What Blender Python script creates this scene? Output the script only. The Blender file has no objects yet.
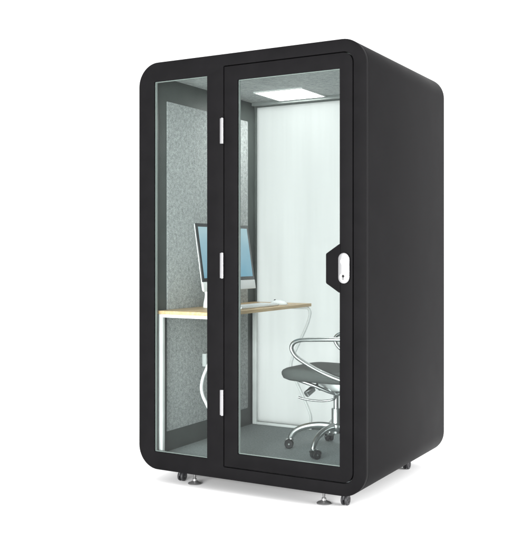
import bpy, bmesh, math, random
from mathutils import Vector, Matrix
random.seed(4)
sc = bpy.context.scene
C = sc.collection
R = math.radians

# ------------------------------------------------------------------ materials
def mat(name, col, rough=.5, metal=0., spec=.5, **kw):
    m = bpy.data.materials.new(name); m.use_nodes = True
    b = m.node_tree.nodes['Principled BSDF']
    b.inputs['Base Color'].default_value = (*col, 1)
    b.inputs['Roughness'].default_value = rough
    b.inputs['Metallic'].default_value = metal
    b.inputs['Specular IOR Level'].default_value = spec
    for k, v in kw.items():
        b.inputs[k.replace('_', ' ')].default_value = v
    return m

def nodes(m):
    return m.node_tree.nodes, m.node_tree.links, m.node_tree.nodes['Principled BSDF']

def noise_var(m, c0, c1, scale, detail=4, lo=.35, hi=.65, bump=0., bscale=None, stretch=None, rough=None):
    n, l, b = nodes(m)
    tc = n.new('ShaderNodeTexCoord'); src = tc.outputs['Object']
    if stretch:
        mp = n.new('ShaderNodeMapping'); mp.inputs['Scale'].default_value = stretch
        l.new(src, mp.inputs['Vector']); src = mp.outputs['Vector']
    t = n.new('ShaderNodeTexNoise'); t.inputs['Scale'].default_value = scale; t.inputs['Detail'].default_value = detail
    l.new(src, t.inputs['Vector'])
    r = n.new('ShaderNodeValToRGB')
    r.color_ramp.elements[0].position = lo; r.color_ramp.elements[1].position = hi
    r.color_ramp.elements[0].color = (*c0, 1); r.color_ramp.elements[1].color = (*c1, 1)
    l.new(t.outputs['Fac'], r.inputs['Fac']); l.new(r.outputs['Color'], b.inputs['Base Color'])
    if rough:
        mr = n.new('ShaderNodeMapRange'); mr.inputs['To Min'].default_value = rough[0]; mr.inputs['To Max'].default_value = rough[1]
        l.new(t.outputs['Fac'], mr.inputs['Value']); l.new(mr.outputs['Result'], b.inputs['Roughness'])
    if bump:
        t2 = n.new('ShaderNodeTexNoise'); t2.inputs['Scale'].default_value = bscale or scale; t2.inputs['Detail'].default_value = 3
        l.new(src, t2.inputs['Vector'])
        bp = n.new('ShaderNodeBump'); bp.inputs['Strength'].default_value = bump; bp.inputs['Distance'].default_value = .002
        l.new(t2.outputs['Fac'], bp.inputs['Height']); l.new(bp.outputs['Normal'], b.inputs['Normal'])
    return m

M = {}
M['frame'] = noise_var(mat('black_powder_coat', (.017,.017,.018), .5, 0, .025), (.0048,.0046,.0050), (.0062,.0059,.0064), 9, 3, .3, .7, .12, 900, rough=(.44,.56))
M['shell'] = noise_var(mat('charcoal_shell', (.02,.02,.021), .5, 0, .020), (.0050,.0048,.0052), (.0062,.0060,.0064), 5, 3, .3, .7, .12, 900, rough=(.42,.55))
M['trim'] = mat('grey_trim', (.20,.215,.21), .6, 0, .2)
M['liner'] = noise_var(mat('dark_liner', (.05,.058,.055), .5, 0, .3), (.046,.055,.052), (.056,.066,.062), 8, 3)
M['reveal'] = mat('grey_seal', (.27,.30,.29), .5, 0, .3)
def mottle(m, c0, c1, s1, s2, mix):
    n, l, b = nodes(m)
    tc = n.new('ShaderNodeTexCoord'); a = n.new('ShaderNodeTexNoise'); c = n.new('ShaderNodeTexNoise')
    a.inputs['Scale'].default_value = s1; a.inputs['Detail'].default_value = 5; a.inputs['Roughness'].default_value = .7; a.inputs['Distortion'].default_value = .8
    c.inputs['Scale'].default_value = s2; c.inputs['Detail'].default_value = 4; c.inputs['Roughness'].default_value = .65
    l.new(tc.outputs['Object'], a.inputs['Vector']); l.new(tc.outputs['Object'], c.inputs['Vector'])
    mx = n.new('ShaderNodeMix'); mx.inputs['Factor'].default_value = mix
    l.new(a.outputs['Fac'], mx.inputs['A']); l.new(c.outputs['Fac'], mx.inputs['B'])
    r = n.new('ShaderNodeValToRGB'); r.color_ramp.elements[0].position = .36; r.color_ramp.elements[1].position = .64
    r.color_ramp.elements[0].color = (*c0, 1); r.color_ramp.elements[1].color = (*c1, 1)
    l.new(mx.outputs['Result'], r.inputs['Fac']); l.new(r.outputs['Color'], b.inputs['Base Color'])
    bp = n.new('ShaderNodeBump'); bp.inputs['Strength'].default_value = .7; bp.inputs['Distance'].default_value = .002
    l.new(a.outputs['Fac'], bp.inputs['Height']); l.new(bp.outputs['Normal'], b.inputs['Normal'])
    return m
M['felt'] = mottle(mat('mottled_felt', (.3,.32,.32), .95, 0, .1), (.17,.183,.183), (.50,.52,.52), 200, 50, .36)
M['ceil'] = mottle(mat('mottled_ceiling_felt', (.3,.32,.32), .95, 0, .1), (.25,.27,.27), (.55,.57,.57), 130, 34, .42)
M['carpet'] = noise_var(mat('grey_carpet', (.16,.18,.18), .95, 0, .1), (.235,.265,.272), (.31,.34,.347), 120, 5, .36, .64, .25, 400)
M['steel'] = mat('brushed_steel', (.62,.62,.62), .32, 1.)
M['hinge'] = mat('satin_aluminium', (.34,.34,.35), .34, 1.)
M['lock'] = mat('satin_steel_lock', (.25,.25,.255), .3, 1.)
M['chrome'] = mat('chrome', (.56,.58,.58), .3, 1.)
M['white_metal'] = noise_var(mat('white_painted_steel', (.72,.73,.73), .38), (.62,.63,.63), (.68,.69,.69), 14, 3, rough=(.32,.45))
M['rubber'] = mat('black_rubber', (.018,.018,.02), .55, 0, .4)
M['dark_plastic'] = mat('dark_plastic', (.03,.03,.032), .4, 0, .4)
M['foot_metal'] = mat('dull_zinc', (.26,.26,.26), .42, .8)
M['black'] = mat('keyhole_black', (.004,.004,.004), .6, 0, .2)
M['chair_fabric'] = noise_var(mat('dark_grey_fabric', (.07,.08,.078), .9, 0, .2), (.055,.062,.060), (.080,.088,.085), 220, 4, .35, .65, .7, 420)
M['white_plastic'] = mat('white_plastic', (.78,.79,.80), .3)
M['alu'] = mat('silver_aluminium', (.80,.81,.82), .35, .35)
M['bezel'] = mat('black_bezel', (.035,.037,.04), .2, 0, .4)
M['socket'] = mat('pale_grey_socket', (.52,.54,.54), .45)

# light wood with grain running along the table
m = mat('light_oak', (.62,.5,.36), .42, 0, .35); n, l, b = nodes(m)
tc = n.new('ShaderNodeTexCoord'); mp = n.new('ShaderNodeMapping'); mp.inputs['Scale'].default_value = (26, 1.6, 26)
w = n.new('ShaderNodeTexNoise'); w.inputs['Scale'].default_value = 2.2; w.inputs['Detail'].default_value = 8; w.inputs['Distortion'].default_value = .9
r = n.new('ShaderNodeValToRGB'); r.color_ramp.elements[0].position = .3; r.color_ramp.elements[1].position = .72
r.color_ramp.elements[0].color = (.45,.30,.15,1); r.color_ramp.elements[1].color = (.64,.475,.29,1)
l.new(tc.outputs['Object'], mp.inputs['Vector']); l.new(mp.outputs['Vector'], w.inputs['Vector'])
l.new(w.outputs['Fac'], r.inputs['Fac']); l.new(r.outputs['Color'], b.inputs['Base Color'])
M['wood'] = m

def glass(name, tint, ior=1.22):
    m = bpy.data.materials.new(name); m.use_nodes = True
    n = m.node_tree.nodes; l = m.node_tree.links; n.clear()
    o = n.new('ShaderNodeOutputMaterial'); mx = n.new('ShaderNodeMixShader')
    t = n.new('ShaderNodeBsdfTransparent'); t.inputs['Color'].default_value = (*tint, 1)
    g = n.new('ShaderNodeBsdfGlossy'); g.inputs['Roughness'].default_value = .01
    f = n.new('ShaderNodeFresnel'); f.inputs['IOR'].default_value = ior
    l.new(f.outputs[0], mx.inputs[0]); l.new(t.outputs[0], mx.inputs[1]); l.new(g.outputs[0], mx.inputs[2])
    l.new(mx.outputs[0], o.inputs['Surface'])
    return m
M['glass'] = glass('clear_green_glass', (.915,.942,.934))

# frosted white rear glass: lets the daylight of the studio through as an even glow
m = bpy.data.materials.new('frosted_white_glass'); m.use_nodes = True
n = m.node_tree.nodes; l = m.node_tree.links; n.clear()
o = n.new('ShaderNodeOutputMaterial')
tr = n.new('ShaderNodeBsdfTranslucent'); df = n.new('ShaderNodeBsdfDiffuse'); m1 = n.new('ShaderNodeMixShader'); m2 = n.new('ShaderNodeMixShader')
gl = n.new('ShaderNodeBsdfGlossy'); gl.inputs['Roughness'].default_value = .25
fr = n.new('ShaderNodeFresnel'); fr.inputs['IOR'].default_value = 1.1
tc = n.new('ShaderNodeTexCoord'); mp = n.new('ShaderNodeMapping'); mp.inputs['Scale'].default_value = (9, 1, .5)
ns = n.new('ShaderNodeTexNoise'); ns.inputs['Scale'].default_value = 2.2; ns.inputs['Detail'].default_value = 3
cr = n.new('ShaderNodeValToRGB'); cr.color_ramp.elements[0].position = .3; cr.color_ramp.elements[1].position = .7
cr.color_ramp.elements[0].color = (.735,.752,.747,1); cr.color_ramp.elements[1].color = (.775,.792,.787,1)
l.new(tc.outputs['Object'], mp.inputs['Vector']); l.new(mp.outputs['Vector'], ns.inputs['Vector']); l.new(ns.outputs['Fac'], cr.inputs['Fac'])
l.new(cr.outputs['Color'], tr.inputs['Color']); l.new(cr.outputs['Color'], df.inputs['Color'])
m1.inputs[0].default_value = .015
l.new(tr.outputs[0], m1.inputs[1]); l.new(df.outputs[0], m1.inputs[2])
l.new(fr.outputs[0], m2.inputs[0]); l.new(m1.outputs[0], m2.inputs[1]); l.new(gl.outputs[0], m2.inputs[2])
l.new(m2.outputs[0], o.inputs['Surface'])
M['frosted'] = m

def emis(name, col, s):
    m = bpy.data.materials.new(name); m.use_nodes = True
    n = m.node_tree.nodes; l = m.node_tree.links; n.clear()
    o = n.new('ShaderNodeOutputMaterial'); e = n.new('ShaderNodeEmission')
    e.inputs['Color'].default_value = (*col, 1); e.inputs['Strength'].default_value = s
    l.new(e.outputs[0], o.inputs['Surface']); return m
M['lamp'] = emis('led_diffuser', (1,.99,.97), 28.0)

m = emis('lit_screen', (.5,.75,.9), .75)
n = m.node_tree.nodes; l = m.node_tree.links; e = n['Emission']
tc = n.new('ShaderNodeTexCoord'); sp = n.new('ShaderNodeSeparateXYZ'); ns = n.new('ShaderNodeTexNoise'); ns.inputs['Scale'].default_value = 3.5; ns.inputs['Detail'].default_value = 2
ad = n.new('ShaderNodeMath'); ad.operation = 'MULTIPLY_ADD'; ad.inputs[1].default_value = .55
l.new(tc.outputs['Generated'], sp.inputs[0]); l.new(tc.outputs['Object'], ns.inputs['Vector'])
l.new(sp.outputs['Z'], ad.inputs[0]); 
m3 = n.new('ShaderNodeMath'); m3.operation = 'MULTIPLY'; m3.inputs[1].default_value = .6
l.new(ns.outputs['Fac'], m3.inputs[0]); l.new(m3.outputs[0], ad.inputs[2])
cr = n.new('ShaderNodeValToRGB'); cr.color_ramp.elements[0].position = .2; cr.color_ramp.elements[1].position = .75
cr.color_ramp.elements[0].color = (.20,.50,.70,1); cr.color_ramp.elements[1].color = (.62,.86,.95,1)
l.new(ad.outputs[0], cr.inputs['Fac']); l.new(cr.outputs['Color'], e.inputs['Color'])
M['screen'] = m

# ------------------------------------------------------------------ geometry helpers
def new(): return bmesh.new()

def obj(name, bm, material, parent=None, loc=(0,0,0), ang=35, label=None):
    bmesh.ops.recalc_face_normals(bm, faces=bm.faces[:])
    me = bpy.data.meshes.new(name); bm.to_mesh(me); bm.free()
    me.materials.append(material)
    for p in me.polygons: p.use_smooth = True
    me.set_sharp_from_angle(angle=R(ang))
    o = bpy.data.objects.new(name, me); C.objects.link(o)
    o.location = loc
    if parent: o.parent = parent
    if label: o['label'] = label
    return o

def thing(name, label, cat, loc=(0,0,0), rz=0, group=None):
    o = bpy.data.objects.new(name, None); C.objects.link(o)
    o.empty_display_size = .1
    o.location = loc; o.rotation_euler = (0,0,rz); tag(o, label, cat, group); return o

def tag(o, label, cat, group=None):
    o['label'] = label; o['category'] = cat
    if group: o['group'] = group

def copy_tree(o, parent, loc):
    c = o.copy(); C.objects.link(c); c.parent = parent; c.location = loc
    for ch in list(o.children):
        d = ch.copy(); C.objects.link(d); d.parent = c
    return c

def box(bm, x0, x1, y0, y1, z0, z1, bev=0., seg=2):
    vs = [bm.verts.new((x, y, z)) for x in (x0, x1) for y in (y0, y1) for z in (z0, z1)]
    fs = [bm.faces.new([vs[i] for i in q]) for q in ((0,1,3,2),(4,6,7,5),(0,4,5,1),(2,3,7,6),(0,2,6,4),(1,5,7,3))]
    bmesh.ops.recalc_face_normals(bm, faces=fs)
    if bev:
        es = list({e for f in fs for e in f.edges})
        bmesh.ops.bevel(bm, geom=es, offset=bev, segments=seg, affect='EDGES', profile=.5)

def rrect(x0, x1, z0, z1, rs, n=14):
    """rounded rectangle outline, radii for corners (bl, br, tr, tl)"""
    if not hasattr(rs, '__len__'): rs = (rs,)*4
    out = []
    for (cx, cz, r, a0) in ((x0, z0, rs[0], 180), (x1, z0, rs[1], 270), (x1, z1, rs[2], 0), (x0, z1, rs[3], 90)):
        if r <= 0: out.append((cx, cz)); continue
        ox = cx + (r if cx == x0 else -r); oz = cz + (r if cz == z0 else -r)
        for k in range(n+1):
            a = R(a0 + 90*k/n); out.append((ox + r*math.cos(a), oz + r*math.sin(a)))
    return out

def plate(bm, loops, y0, y1, bev=0., seg=3):
    """flat sheet in XZ with holes (first loop is the outline), given depth along Y; bevel on all its arrises"""
    es = []
    for lp in loops:
        vs = [bm.verts.new((x, y0, z)) for x, z in lp]
        es += [bm.edges.new((vs[i], vs[(i+1) % len(vs)])) for i in range(len(vs))]
    res = bmesh.ops.triangle_fill(bm, use_beauty=True, use_dissolve=False, edges=es)
    fs = [f for f in res['geom'] if isinstance(f, bmesh.types.BMFace)]
    ex = bmesh.ops.extrude_face_region(bm, geom=fs)
    nv = [v for v in ex['geom'] if isinstance(v, bmesh.types.BMVert)]
    bmesh.ops.translate(bm, verts=nv, vec=(0, y1-y0, 0))
    bmesh.ops.recalc_face_normals(bm, faces=bm.faces[:])
    if bev:
        rim = [e for e in bm.edges if len(e.link_faces) == 2 and e.calc_face_angle() > R(60)
               and abs(e.verts[0].co.y - e.verts[1].co.y) < 1e-6]
        bmesh.ops.bevel(bm, geom=rim, offset=bev, segments=seg, affect='EDGES', profile=.5)

def ring(bm, outer, inner, y0, y1, be=.004, rows=()):
    """tube of rounded-rectangle section along Y; outer and inner have equal point counts"""
    n = len(outer)
    cx = sum(p[0] for p in outer)/n; cz = sum(p[1] for p in outer)/n
    def loop(pts, y, inset=0):
        o = []
        for x, z in pts:
            dx = 1 if x > cx else -1; dz = 1 if z > cz else -1
            o.append(bm.verts.new((x, y, z)))
        return o
    def shrink(pts, d):
        out = []
        for i in range(n):
            p0 = Vector(pts[i-1]); p1 = Vector(pts[(i+1) % n]); t = (p1-p0).normalized()
            out.append((pts[i][0] - t.y*d, pts[i][1] + t.x*d))
        return out
    prof = []
    for k in range(4):
        a = R(90*k/3); prof.append((shrink(outer, be*(1-math.sin(a))), y0 + be*(1-math.cos(a))))
    for (y, d) in rows: prof.append((shrink(outer, d), y))
    for k in range(4):
        a = R(90*(3-k)/3); prof.append((shrink(outer, be*(1-math.sin(a))), y1 - be*(1-math.cos(a))))
    prof.append((inner, y1)); prof.append((inner, y0))
    ls = [[bm.verts.new((x, y, z)) for x, z in pts] for pts, y in prof]
    for a, b_ in zip(ls, ls[1:] + ls[:1]):
        for i in range(n):
            bm.faces.new((a[i], a[(i+1) % n], b_[(i+1) % n], b_[i]))

def smooth_path(pts, sub=6, closed=False):
    P = [Vector(p) for p in pts]; out = []; n = len(P)
    rng = range(n if closed else n-1)
    for i in rng:
        p0 = P[(i-1) % n] if closed else P[max(i-1, 0)]
        p1 = P[i]; p2 = P[(i+1) % n]
        p3 = P[(i+2) % n] if closed else P[min(i+2, n-1)]
        for k in range(sub):
            t = k/sub
            out.append(.5*((2*p1) + (p2-p0)*t + (2*p0-5*p1+4*p2-p3)*t*t + (3*p1-p0-3*p2+p3)*t**3))
    if not closed: out.append(P[-1])
    return out

def tube(bm, pts, r, seg=14, sub=6, closed=False, r2=None, sq=None):
    """swept tube; r2 = second half-axis for an oval section; r may be a list along the path"""
    P = smooth_path(pts, sub, closed) if sub > 1 else [Vector(p) for p in pts]
    n = len(P); T = []
    for i in range(n):
        a = P[i-1] if (closed or i) else P[0]; b_ = P[(i+1) % n] if (closed or i < n-1) else P[-1]
        T.append((b_-a).normalized())
    up = Vector((0,1,0)) if abs(T[0].y) < .9 else Vector((1,0,0))
    N = (up - T[0]*up.dot(T[0])).normalized(); loops = []
    for i in range(n):
        N = (N - T[i]*N.dot(T[i])).normalized(); B = T[i].cross(N)
        f = i/(n-1)
        rr = r if not hasattr(r, '__len__') else r[0] + (r[1]-r[0])*f
        rb = (r2 if r2 else rr) if not hasattr(r, '__len__') else (r2/r[0]*rr if r2 else rr)
        loops.append([bm.verts.new(P[i] + N*rr*math.cos(2*math.pi*k/seg) + B*rb*math.sin(2*math.pi*k/seg)) for k in range(seg)])
    prs = list(zip(loops, loops[1:])) + ([(loops[-1], loops[0])] if closed else [])
    for a, b_ in prs:
        for k in range(seg): bm.faces.new((a[k], a[(k+1) % seg], b_[(k+1) % seg], b_[k]))
    if not closed: bm.faces.new(loops[0][::-1]); bm.faces.new(loops[-1])

def lathe(bm, prof, c=(0,0,0), axis='z', seg=32):
    ls = []
    for r_, h in prof:
        L = []
        for k in range(seg):
            a = 2*math.pi*k/seg; u, v = r_*math.cos(a), r_*math.sin(a)
            p = {'z': (u, v, h), 'x': (h, u, v), 'y': (u, h, v)}[axis]
            L.append(bm.verts.new((p[0]+c[0], p[1]+c[1], p[2]+c[2])))
        ls.append(L)
    for a, b_ in zip(ls, ls[1:]):
        for k in range(seg): bm.faces.new((a[k], a[(k+1) % seg], b_[(k+1) % seg], b_[k]))
    bm.faces.new(ls[0][::-1]); bm.faces.new(ls[-1])

# ------------------------------------------------------------------ sizes (metres; z = 0 is the ground)
W, D, Z0, Z1 = 1.34, 1.165, .075, 2.275
FZ, CZ = .14, 2.215                   # inner floor and ceiling
XI = .588                             # inner wall faces
FD = .030                             # depth of the front frame

# ------------------------------------------------------------------ ground
bm = new()
s = 120
bm.faces.new([bm.verts.new(p) for p in ((-s,-s,0),(s,-s,0),(s,s,0),(-s,s,0))])
gm = noise_var(mat('white_studio_floor', (.95,.95,.95), .9, 0, 0), (.945,.945,.945), (.955,.955,.955), 1.2, 3)
g = obj('ground', bm, gm); g['kind'] = 'structure'

# ------------------------------------------------------------------ the booth
pod = thing('office_booth', 'black soundproof office booth with rounded corners and a glass door', 'office booth')

outer = rrect(-W/2, W/2, Z0, Z1, .125)
win = rrect(-.570, -.228, .170, 2.172, .004, 2)
doorhole = rrect(-.127, .605, .1365, 2.2135, (.006, .055, .055, .006), 10)
bm = new(); plate(bm, [outer, win, doorhole], 0, FD, .0025, 3)
obj('front_frame', bm, M['frame'], pod, ang=30)

# shell: rounded tube from front frame to back, a fine shadow groove behind the front frame
bm = new()
inner = rrect(-XI-.012, XI+.012, FZ-.03, CZ+.03, .03)
ring(bm, outer, inner, FD+.0015, D, .003)
obj('shell', bm, M['shell'], pod, ang=30)

# inner lining of the side walls: dark board around the felt
for sgn in (-1, 1):
    bm = new()
    xa, xb = sorted((sgn*(XI+.011), sgn*XI))
    box(bm, xa, xb, FD+.004, 1.118, FZ-.008, CZ+.01, .0015)
    obj('wall_lining', bm, M['liner'], pod)
    bm = new()
    xa, xb = sorted((sgn*(XI+.002), sgn*(XI-.006)))
    box(bm, xa, xb, .142, 1.028, .252, 2.088, .003)
    obj('acoustic_panel', bm, M['felt'], pod)
    bm = new()
    xa, xb = sorted((sgn*(XI+.002), sgn*(XI-.004)))
    box(bm, xa, xb, FD+.012, .062, FZ+.001, CZ-.002, .0025)
    obj('corner_trim', bm, M['liner'], pod)
# floor and ceiling
bm = new(); box(bm, -XI-.010, XI+.010, FD+.004, 1.118, FZ-.028, FZ, .002)
obj('floor_panel', bm, M['carpet'], pod)
bm = new(); box(bm, -XI-.0105, XI+.0105, FD+.0045, 1.1175, CZ, CZ+.028, .002)
ceil = obj('ceiling_panel', bm, M['ceil'], pod)
bm = new()
box(bm, -XI+.0005, XI-.0005, 1.082, 1.1165, CZ-.020, CZ+.002, .002)
obj('ceiling_trim', bm, M['trim'], pod)
bm = new()
box(bm, -XI+.0005, XI-.0005, FD+.006, .05, CZ-.03, CZ+.002, .002)
obj('ceiling_trim', bm, M['liner'], pod)
# flush ceiling light
bm = new(); box(bm, -.366, -.056, .747, 1.057, CZ-.007, CZ+.002, .001)
lt = obj('ceiling_light', bm, M['lamp'], ceil)
bm = new()
lx0, lx1, ly0, ly1 = -.366, -.056, .747, 1.057
for q in ((lx0-.009, lx0-.0005, ly0-.009, ly1+.009), (lx1+.0005, lx1+.009, ly0-.009, ly1+.009), (lx0-.0004, lx1+.0004, ly0-.009, ly0-.0005), (lx0-.0004, lx1+.0004, ly1+.0005, ly1+.009)):
    box(bm, *q, CZ-.009, CZ+.002, .001)
obj('light_frame', bm, M['white_metal'], ceil)
# rear frame and frosted pane
bm = new()
plate(bm, [rrect(-XI-.011, XI+.011, FZ-.028, CZ+.028, .028), rrect(-.576, .576, .152, 2.190, .004, 2)], 1.119, 1.160, .002, 2)
obj('rear_frame', bm, M['liner'], pod)
bm = new(); box(bm, -.5755, .5755, 1.132, 1.142, .1525, 2.1895)
obj('rear_window', bm, M['frosted'], pod)

# fixed side window
def glazing(x0, x1, z0, z1, ya, parent, nm):
    bm = new(); box(bm, x0-.002, x1+.002, ya+.005, ya+.013, z0-.002, z1+.002)
    w = obj(nm, bm, M['glass'], parent)
    bm = new(); plate(bm, [rrect(x0+.0002, x1-.0002, z0+.0002, z1-.0002, .003, 2), rrect(x0+.0022, x1-.0022, z0+.0022, z1-.0022, .002, 2)], ya+.0136, ya+.0292)
    return w, bm
w, bm = glazing(-.570, -.228, .170, 2.172, 0, pod, 'side_window')
obj('seal', bm, M['reveal'], w)

# door leaf
bm = new()
leaf = rrect(-.1225, .6005, .141, 2.209, (.004, .051, .051, .004), 10)
dg = (-.042, .532, .213, 2.135)
plate(bm, [leaf, rrect(*dg, .004, 2)], .0005, FD-.0005, .0025, 3)
door = obj('door', bm, M['frame'], pod, ang=30)
w, bm = glazing(*dg, 0, door, 'door_window')
obj('seal', bm, M['reveal'], door)
# lock plate reaching over the glass
bm = new()
plate(bm, [[(.536,1.053),(.536,1.290),(.5285,1.286),(.4635,1.243),(.4610,1.237),(.4610,1.103),(.4635,1.097),(.5285,1.055)][::-1]], -.0035, .0295, .0015, 2)
obj('lock_backplate', bm, M['frame'], door)
bm = new()
plate(bm, [rrect(.5295, .5885, 1.0975, 1.2465, .0293, 12)], -.0135, .0002, .004, 3)
obj('lock_plate', bm, M['lock'], door)
bm = new()
lathe(bm, [(.0075,-.0139),(.0075,-.0130)], (.557, 0, 1.134), 'y', 20)
box(bm, .5545, .5595, -.0139, -.013, 1.114, 1.130)
ck = new(); lathe(ck, [(.0185,-.0132),(.0185,-.0144),(.0175,-.0152),(.0150,-.0153),(.0145,-.0136)], (.557, 0, 1.130), 'y', 32)
obj('lock_cylinder', ck, M['steel'], door)
obj('keyhole', bm, M['black'], door)
bm = new()
lathe(bm, [(.016,-.0132),(.016,-.017),(.014,-.0185)], (.559, 0, 1.205), 'y', 28)
box(bm, .5555, .5625, -.030, -.018, 1.188, 1.222, .002)
obj('thumb_turn', bm, M['steel'], door)
# hinges: knuckle barrel in front of the gap
first = None
for zc in (1.876, 1.180, .4715):
    if first is None:
        bm = new()
        box(bm, -.0105, .0105, -.013, .0002, -.066, .066, .003, 3)
        lathe(bm, [(.006,-.0668),(.0075,-.066),(.0075,.066),(.006,.0668)], (.004,-.0105,0), 'z', 18)
        first = obj('hinge', bm, M['hinge'], door, (-.131, 0, zc))
    else:
        c = first.copy(); C.objects.link(c); c.parent = door; c.location = (-.131, 0, zc)

# casters: bracket with a twin wheel
bm = new()
box(bm, -.022, .022, -.022, .022, .068, Z0+.002, .002)
lathe(bm, [(.011,.058),(.011,.069)], (0,0,0), 'z', 20)
box(bm, -.0035, .0035, -.020, .020, .030, .060, .003)
lathe(bm, [(.005,-.0165),(.005,.0165)], (0,.008,.027), 'x', 16)
cas = obj('caster', bm, M['dark_plastic'], pod, (-.462, .105, 0))
bm = new()
for sx in (-1, 1):
    a, b_ = (.0045*sx, .0165*sx)
    lathe(bm, [(.022,a),(.0262,a+.0015*sx),(.0268,(a+b_)/2),(.0258,b_-.002*sx),(.0235,b_),(.014,b_-.0005*sx),(.013,b_-.003*sx),(.006,b_-.003*sx)], (0,.008,.0268), 'x', 32)
obj('wheel', bm, M['rubber'], cas)
for x, y in ((.512,.108), (.511,.965), (-.462,.965)): copy_tree(cas, pod, (x, y, 0))
# leveling feet
bm = new()
lathe(bm, [(.034,0),(.0365,.001),(.0370,.004),(.034,.0075),(.022,.012),(.013,.018),(.0115,.024),(.0115,.028)], (0,0,0), 'z', 36)
ft = obj('leveling_foot', bm, M['foot_metal'], pod, (-.366, .092, 0))
bm = new()
pr = [(.0062,.026)]
for k in range(12):
    z = .030 + k*.0036; pr += [(.0072, z), (.0062, z+.0018)]
pr += [(.0062, Z0+.004)]
lathe(bm, pr, (0,0,0), 'z', 16)
obj('threaded_stem', bm, M['steel'], ft)
for x, y in ((.407,.088), (.407,.975), (-.366,.975)): copy_tree(ft, pod, (x, y, 0))
# small power outlet box on the left wall under the table
bm = new(); box(bm, -.5822, -.555, .492, .572, .575, .652, .004)
for y in (.514, .550): lathe(bm, [(.012,-.556),(.012,-.5535)], (0,y,.615), 'x', 20)
obj('power_outlet', bm, M['socket'], pod)

# ------------------------------------------------------------------ desk
DZ = .930
dx, dy = -.375, .58
desk = thing('desk', 'narrow light wood desk on bent white metal legs inside the booth', 'desk', (dx, dy, FZ))
def rel(bm, base): bmesh.ops.translate(bm, verts=bm.verts[:], vec=(-base[0], -base[1], -base[2])); return bm
DB = (dx, dy, FZ)
bm = new(); box(bm, -.5815, -.168, .048, 1.108, DZ-.019, DZ, .002)
obj('tabletop', rel(bm, DB), M['wood'], desk)
def leg_frame(yc):
    bm = new(); h = .012
    box(bm, -.581, -.552, yc-h, yc+h, FZ+.001, DZ-.0195, .003)                   # straight post by the wall
    box(bm, -.5515, -.185, yc-h+.001, yc+h-.001, DZ-.037, DZ-.0193, .002)        # bar under the top
    box(bm, -.5515, -.175, yc-h+.001, yc+h-.001, FZ+.001, FZ+.017, .002)         # bar along the floor
    obj('leg_frame', rel(bm, DB), M['white_metal'], desk)
    bm = new()
    tube(bm, [(-.200,yc,DZ-.028),(-.180,yc,DZ-.034),(-.170,yc,.865),(-.189,yc,.80),(-.222,yc,.73),(-.266,yc,.643),(-.295,yc,.580),(-.305,yc,.528),(-.295,yc,.482),(-.262,yc,.425),(-.211,yc,.33),(-.176,yc,.256),(-.165,yc,.215),(-.167,yc,FZ+.002)], .0105, 14, 5, r2=.0085)
    obj('bent_leg', rel(bm, DB), M['white_metal'], desk)
leg_frame(.066); leg_frame(1.092)
bm = new(); box(bm, -.545, -.515, .0795, 1.0785, DZ-.036, DZ-.0195, .002)
obj('rail', rel(bm, DB), M['white_metal'], desk)

# ------------------------------------------------------------------ monitor (screen faces +X, tilted back)
my = .524; tilt = R(8.5)
mon = thing('computer_monitor', 'silver desktop computer screen with a white chin showing a pale blue display', 'computer', (-.43, my, DZ))
ca, sa = math.cos(tilt), math.sin(tilt)
def tiltbm(bm, pivot):
    bmesh.ops.rotate(bm, verts=bm.verts[:], cent=pivot, matrix=Matrix.Rotation(-tilt, 3, 'Y')); return bm
hw = .289; zb, zc, zt = .100, .155, .487          # above table: bottom edge, top of the chin, top
pv = (.03, 0, zb)
# slim aluminium back, thick in the middle
bm = new()
rows = []
for (f, x) in ((1, .024), (1, .019), (.93, .012), (.72, -.004), (.45, -.014)):
    zm = (zb+zt)/2; hh = (zt-zb)/2
    pts = rrect(-hw*f, hw*f, zm-hh*f, zm+hh*f, .012*f, 5)
    rows.append([bm.verts.new((x, y, z)) for y, z in pts])
for a, b_ in zip(rows, rows[1:]):
    for k in range(len(a)): bm.faces.new((a[k], a[(k+1) % len(a)], b_[(k+1) % len(a)], b_[k]))
bm.faces.new(rows[0]); bm.faces.new(rows[-1][::-1])
obj('housing', tiltbm(bm, pv), M['alu'], mon)
bm = new(); box(bm, .0242, .030, -hw, hw, zb, zc-.001, .002)
obj('chin', tiltbm(bm, pv), M['white_plastic'], mon)
bm = new(); box(bm, .0242, .030, -hw, hw, zc, zt, .002)
bz = obj('bezel', tiltbm(bm, pv), M['bezel'], mon)
bm = new(); box(bm, .029, .0305, -hw+.020, hw-.020, zc+.020, zt-.020)
obj('screen', tiltbm(bm, pv), M['screen'], bz)
bm = new()
tube(bm, [(-.035,0,.27),(-.050,0,.19),(-.052,0,.10),(-.045,0,.035),(-.02,0,.008),(.03,0,.005),(.09,0,.0045)], .085, 20, 6, r2=.0038)
obj('stand', bm, M['alu'], mon)

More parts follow.
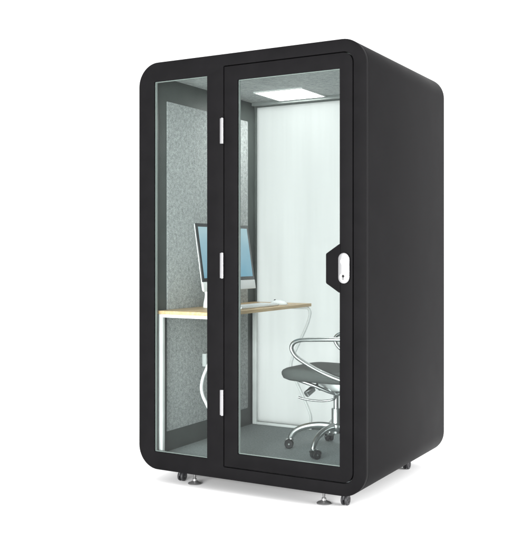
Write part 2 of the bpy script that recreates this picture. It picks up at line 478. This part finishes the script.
# ------------------------------------------------------------------ keyboard, mouse, speaker on the desk
kb = thing('keyboard', 'slim white keyboard lying on the desk in front of the screen', 'keyboard', (-.285, .565, DZ), R(0))
bm = new(); box(bm, -.060, .060, -.215, .215, .0005, .012, .003, 3)
obj('case', bm, M['alu'], kb)
bm = new()
for r_ in range(5):
    n_ = 14
    y = -.207
    for k in range(n_):
        wdt = .0285
        if r_ == 4 and k in (4,5,6,7,8):
            if k == 4: box(bm, .0355, .0555, y+.001, y+5*.0296-.001, .0115, .0152, .0012, 1)
        else:
            box(bm, -.0555+r_*.0228, -.0555+r_*.0228+.0195, y+.001, y+wdt-.001, .0115, .0152, .0012, 1)
        y += .0296
obj('keys', bm, M['white_plastic'], kb)
bm = new()
L = []
for k in range(9):
    t = k/8; h = math.sin(math.pi*(.08+.90*t))**.6
    L.append([bm.verts.new((-.056+.112*t, .031*h*math.cos(a)**1, .001+.030*h*max(0, math.sin(a))**.8)) for a in [math.pi*j/14 for j in range(15)]])
for a, b_ in zip(L, L[1:]):
    for k in range(14): bm.faces.new((a[k], a[k+1], b_[k+1], b_[k]))
    bm.faces.new((a[0], b_[0], b_[-1], a[-1]))
bm.faces.new(L[0]); bm.faces.new(L[-1][::-1])
mou = obj('mouse', bm, M['white_plastic'], None, (-.268, .868, DZ), 60)
tag(mou, 'white computer mouse at the far end of the desk beside the keyboard', 'mouse')
bm = new(); lathe(bm, [(.006,-.003),(.006,.003)], (-.030,0,.0265), 'y', 18); obj('scroll_wheel', bm, M['dark_plastic'], mou)

sp_ = thing('desk_speaker', 'small white desk speaker by the left end of the screen', 'speaker', (-.475, .405, DZ), R(0))
bm = new()
lathe(bm, [(.034,.0005),(.036,.004),(.033,.03),(.027,.06),(.0255,.075),(.029,.10),(.031,.118),(.027,.126),(.012,.129)], (0,0,0), 'z', 32)
obj('cabinet', bm, M['white_plastic'], sp_)
bm = new(); lathe(bm, [(.019,.0275),(.019,.0325),(.014,.034)], (0,0,.098), 'x', 24)
obj('driver', bm, M['dark_plastic'], sp_)

# ------------------------------------------------------------------ office chair (local +X = forward)
cr_ = R(178)
ch = thing('office_chair', 'dark grey office chair with chrome arms and a five star chrome base', 'chair', (.222, .632, FZ), cr_)
# seat cushion
def cushion(x0, x1, hy, zt, th, crown=.012, n=12):
    bm = new(); top = []; 
    nx, ny = 18, 14
    def shape(u, v):
        # superellipse plan with a slightly narrower front
        x = (x0+x1)/2 + (x1-x0)/2*u; y = hy*v*(1-.05*max(0,u))
        return x, y
    ring_n = 48
    loops = []
    for (s_, dz, ) in ((.0, 0), (.35, 0), (.7, -.002), (.9, -.007), (.97, -.014), (1.0, -.026), (.995, -th*.62), (.96, -th*.86), (.86, -th), (.4, -th), (0, -th)):
        L = []
        for k in range(ring_n):
            a = 2*math.pi*k/ring_n; c, s2 = math.cos(a), math.sin(a); e = 2/5.2
            u = math.copysign(abs(c)**e, c)*s_; v = math.copysign(abs(s2)**e, s2)*s_
            x, y = shape(u, v)
            droop = -.012*max(0, u-.55)**2/.2 if dz > -th*.5 else 0
            L.append((x, y, zt+dz+droop + (-.006*(1-v*v)*(1-abs(u)) if dz > -.01 else 0)))
        loops.append(L)
    V = []
    for i, L in enumerate(loops):
        if i in (0, len(loops)-1): V.append([bm.verts.new(L[0])])
        else: V.append([bm.verts.new(p) for p in L])
    for a, b_ in zip(V, V[1:]):
        for k in range(ring_n):
            k2 = (k+1) % ring_n
            if len(a) == 1: bm.faces.new((a[0], b_[k2], b_[k]))
            elif len(b_) == 1: bm.faces.new((a[k], a[k2], b_[0]))
            else: bm.faces.new((a[k], a[k2], b_[k2], b_[k]))
    return bm
obj('seat', cushion(-.20, .280, .205, .474, .078), M['chair_fabric'], ch, ang=60)
# backrest: curved upholstered slab
bm = new()
def back_pt(u, v, off):
    y = .215*u*(1-.12*max(0, v)**2); z = .76 + .26*v
    x = -.235 - .075*(v+1)/2 - .035*math.sin((v+1)*1.4) + .04*u*u + off
    return (x, y, z)
nu, nv = 16, 18
G = {}
for sd, off in ((0, .018), (1, -.018)):
    for i in range(nu+1):
        for j in range(nv+1):
            u0 = -1+2*i/nu; v0 = -1+2*j/nv
            # rounded-square mapping
            u = u0*math.sqrt(1-.32*v0*v0*abs(v0)); v = v0*math.sqrt(1-.22*u0*u0*abs(u0))
            ed = 1 - max(abs(u0), abs(v0))**10
            G[sd,i,j] = bm.verts.new(back_pt(u, v, off*(.35+.65*ed)))
for sd in (0, 1):
    for i in range(nu):
        for j in range(nv): bm.faces.new((G[sd,i,j], G[sd,i+1,j], G[sd,i+1,j+1], G[sd,i,j+1]))
for i in range(nu):
    for j in (0, nv): bm.faces.new((G[0,i,j], G[0,i+1,j], G[1,i+1,j], G[1,i,j]))
for j in range(nv):
    for i in (0, nu): bm.faces.new((G[0,i,j], G[0,i,j+1], G[1,i,j+1], G[1,i,j]))
obj('backrest', bm, M['chair_fabric'], ch, ang=60)
# arm loops; in the photo the near arm is at local +Y
for s_ in (1, -1):
    bm = new(); y = s_*.262
    tube(bm, [(-.255,s_*.205,.655),(-.235,s_*.245,.652),(-.11,y,.648),(.01,y,.641),(.080,y,.635),(.122,y,.620),(.138,y,.596),(.130,y,.568),(.095,y,.535),(.00,y,.488),(-.10,y,.452),(-.17,s_*.235,.425),(-.19,s_*.17,.395),(-.18,s_*.08,.376)], .0145, 16, 7, r2=.0115)
    obj('armrest', bm, M['chrome'], ch, ang=60)
# spring bars and mechanism
bm = new()
for s_ in (1, -1):
    tube(bm, [(.175,s_*.115,.394),(.10,s_*.10,.372),(.02,s_*.055,.335),(-.02,s_*.02,.318)], .010, 12, 6)
    tube(bm, [(-.02,s_*.03,.318),(-.12,s_*.075,.352),(-.19,s_*.10,.40),(-.262,s_*.11,.48),(-.285,s_*.11,.58),(-.292,s_*.10,.66)], .010, 12, 6)
tube(bm, [(.175,.12,.300),(.135,.10,.288),(.06,.06,.280),(0,.03,.292),(0,0,.315)], .006, 10, 6)
box(bm, -.10, .09, -.055, .055, .335, .392, .008, 3)
obj('seat_bracket', bm, M['chrome'], ch, ang=50)
bm = new()
tube(bm, [(.115,.06,.345),(.132,.105,.318)], .019, 20, 1)
tube(bm, [(.10,.03,.37),(.116,.062,.344)], .007, 12, 1)
obj('tension_knob', bm, M['steel'], ch, ang=50)
bm = new()
lathe(bm, [(.026,.10),(.026,.235),(.024,.238),(.0145,.2385),(.0145,.345)], (0,0,0), 'z', 28)
obj('gas_column', bm, M['chrome'], ch)
bm = new()
lathe(bm, [(.034,.112),(.040,.118),(.040,.148),(.036,.154),(.026,.156)], (0,0,0), 'z', 32)
rad = .258
angs = [R(195+72*k)-cr_ for k in range(5)]
for a in angs:
    c, s_ = math.cos(a), math.sin(a)
    tube(bm, [(c*q, s_*q, z) for q, z in ((.03,.136),(.09,.139),(.15,.132),(.20,.117),(.238,.094),(.258,.066),(.261,.054))], [.0150,.0125], 14, 5, r2=.019)
    lathe(bm, [(.012,.045),(.016,.049),(.016,.058),(.011,.063)], (c*rad, s_*rad, 0), 'z', 18)
obj('star_base', bm, M['chrome'], ch, ang=50)
# casters
c0 = None
for i, a in enumerate(angs):
    loc = (math.cos(a)*rad, math.sin(a)*rad, 0)
    if c0 is None:
        bm = new()
        hood = []
        for x in (-.024, .024):
            hood.append([bm.verts.new((x, .012+.0285*math.cos(t), .026+.0285*math.sin(t))) for t in [R(10+17*k) for k in range(10)]])
        for k in range(9): bm.faces.new((hood[0][k], hood[0][k+1], hood[1][k+1], hood[1][k]))
        bmesh.ops.solidify(bm, geom=bm.faces[:], thickness=.003)
        lathe(bm, [(.007,.050),(.007,.060)], (0,0,0), 'z', 14)
        lathe(bm, [(.005,-.024),(.005,.024)], (0,.012,.026), 'x', 14)
        c0 = obj('caster', bm, M['chrome'], ch, loc); c0.rotation_euler = (0,0,-1.1)
        bm = new()
        for sx in (-1, 1):
            p_, q_ = .004*sx, .021*sx
            lathe(bm, [(.020,p_),(.0245,p_+.002*sx),(.0255,(p_+q_)/2),(.0245,q_-.002*sx),(.021,q_),(.012,q_-.001*sx)], (0,.012,.0257), 'x', 28)
        obj('wheel', bm, M['rubber'], c0)
    else:
        c = copy_tree(c0, ch, loc); c.rotation_euler = (0,0,[-1.1,2.6,1.3,-.9,4.0][i])

# ------------------------------------------------------------------ light: even white studio, area fills added right, overhead, rear and front
wd = bpy.data.worlds.new('World'); sc.world = wd; wd.use_nodes = True
bg = wd.node_tree.nodes['Background']; bg.inputs['Color'].default_value = (1,1,1,1); bg.inputs['Strength'].default_value = 1.5
def area(name, loc, target, size, power):
    ld = bpy.data.lights.new(name, 'AREA'); ld.shape = 'RECTANGLE'; ld.size, ld.size_y = size; ld.energy = power
    o = bpy.data.objects.new(name, ld); C.objects.link(o); o.location = loc
    o.rotation_euler = (Vector(target)-Vector(loc)).to_track_quat('-Z', 'Y').to_euler()
area('right_fill', (6.4, 1.2, 1.5), (.6, .6, .2), (3.4, 2.6), 760)  # fill added out of view to brighten the right side and ground
area('overhead_fill', (.2, -1.2, 6.2), (.1, .2, 0), (5, 5), 120)  # added overhead fill, pushes the floor towards white
area('rear_fill', (-.6, 5.2, 4.6), (0, 1.15, 1.2), (3, 2.4), 12)  # added backlight for the rear pane and interior
area('front_fill', (.7, -7.4, 1.45), (.1, 0, .2), (5.6, 2.4), 1250)  # low fill added in front to lighten the shadow under the booth

# ------------------------------------------------------------------ camera
cd = bpy.data.cameras.new('Camera'); cam = bpy.data.objects.new('Camera', cd); C.objects.link(cam)
cam.location = (2.35403, -3.97264, 1.245); cam.rotation_euler = (R(90), 0, R(29.6))
cd.sensor_fit = 'HORIZONTAL'; cd.sensor_width = 36; cd.lens = 904/522*36
cd.shift_y = -17/522; cd.clip_start = .05; cd.clip_end = 500
sc.camera = cam
sc.render.engine = 'CYCLES'
sc.cycles.use_denoising = True
sc.cycles.max_bounces = 12; sc.cycles.transparent_max_bounces = 16; sc.cycles.sample_clamp_indirect = 6
sc.view_settings.view_transform = 'Standard'; sc.view_settings.look = 'None'
sc.view_settings.exposure = 0; sc.view_settings.gamma = 1
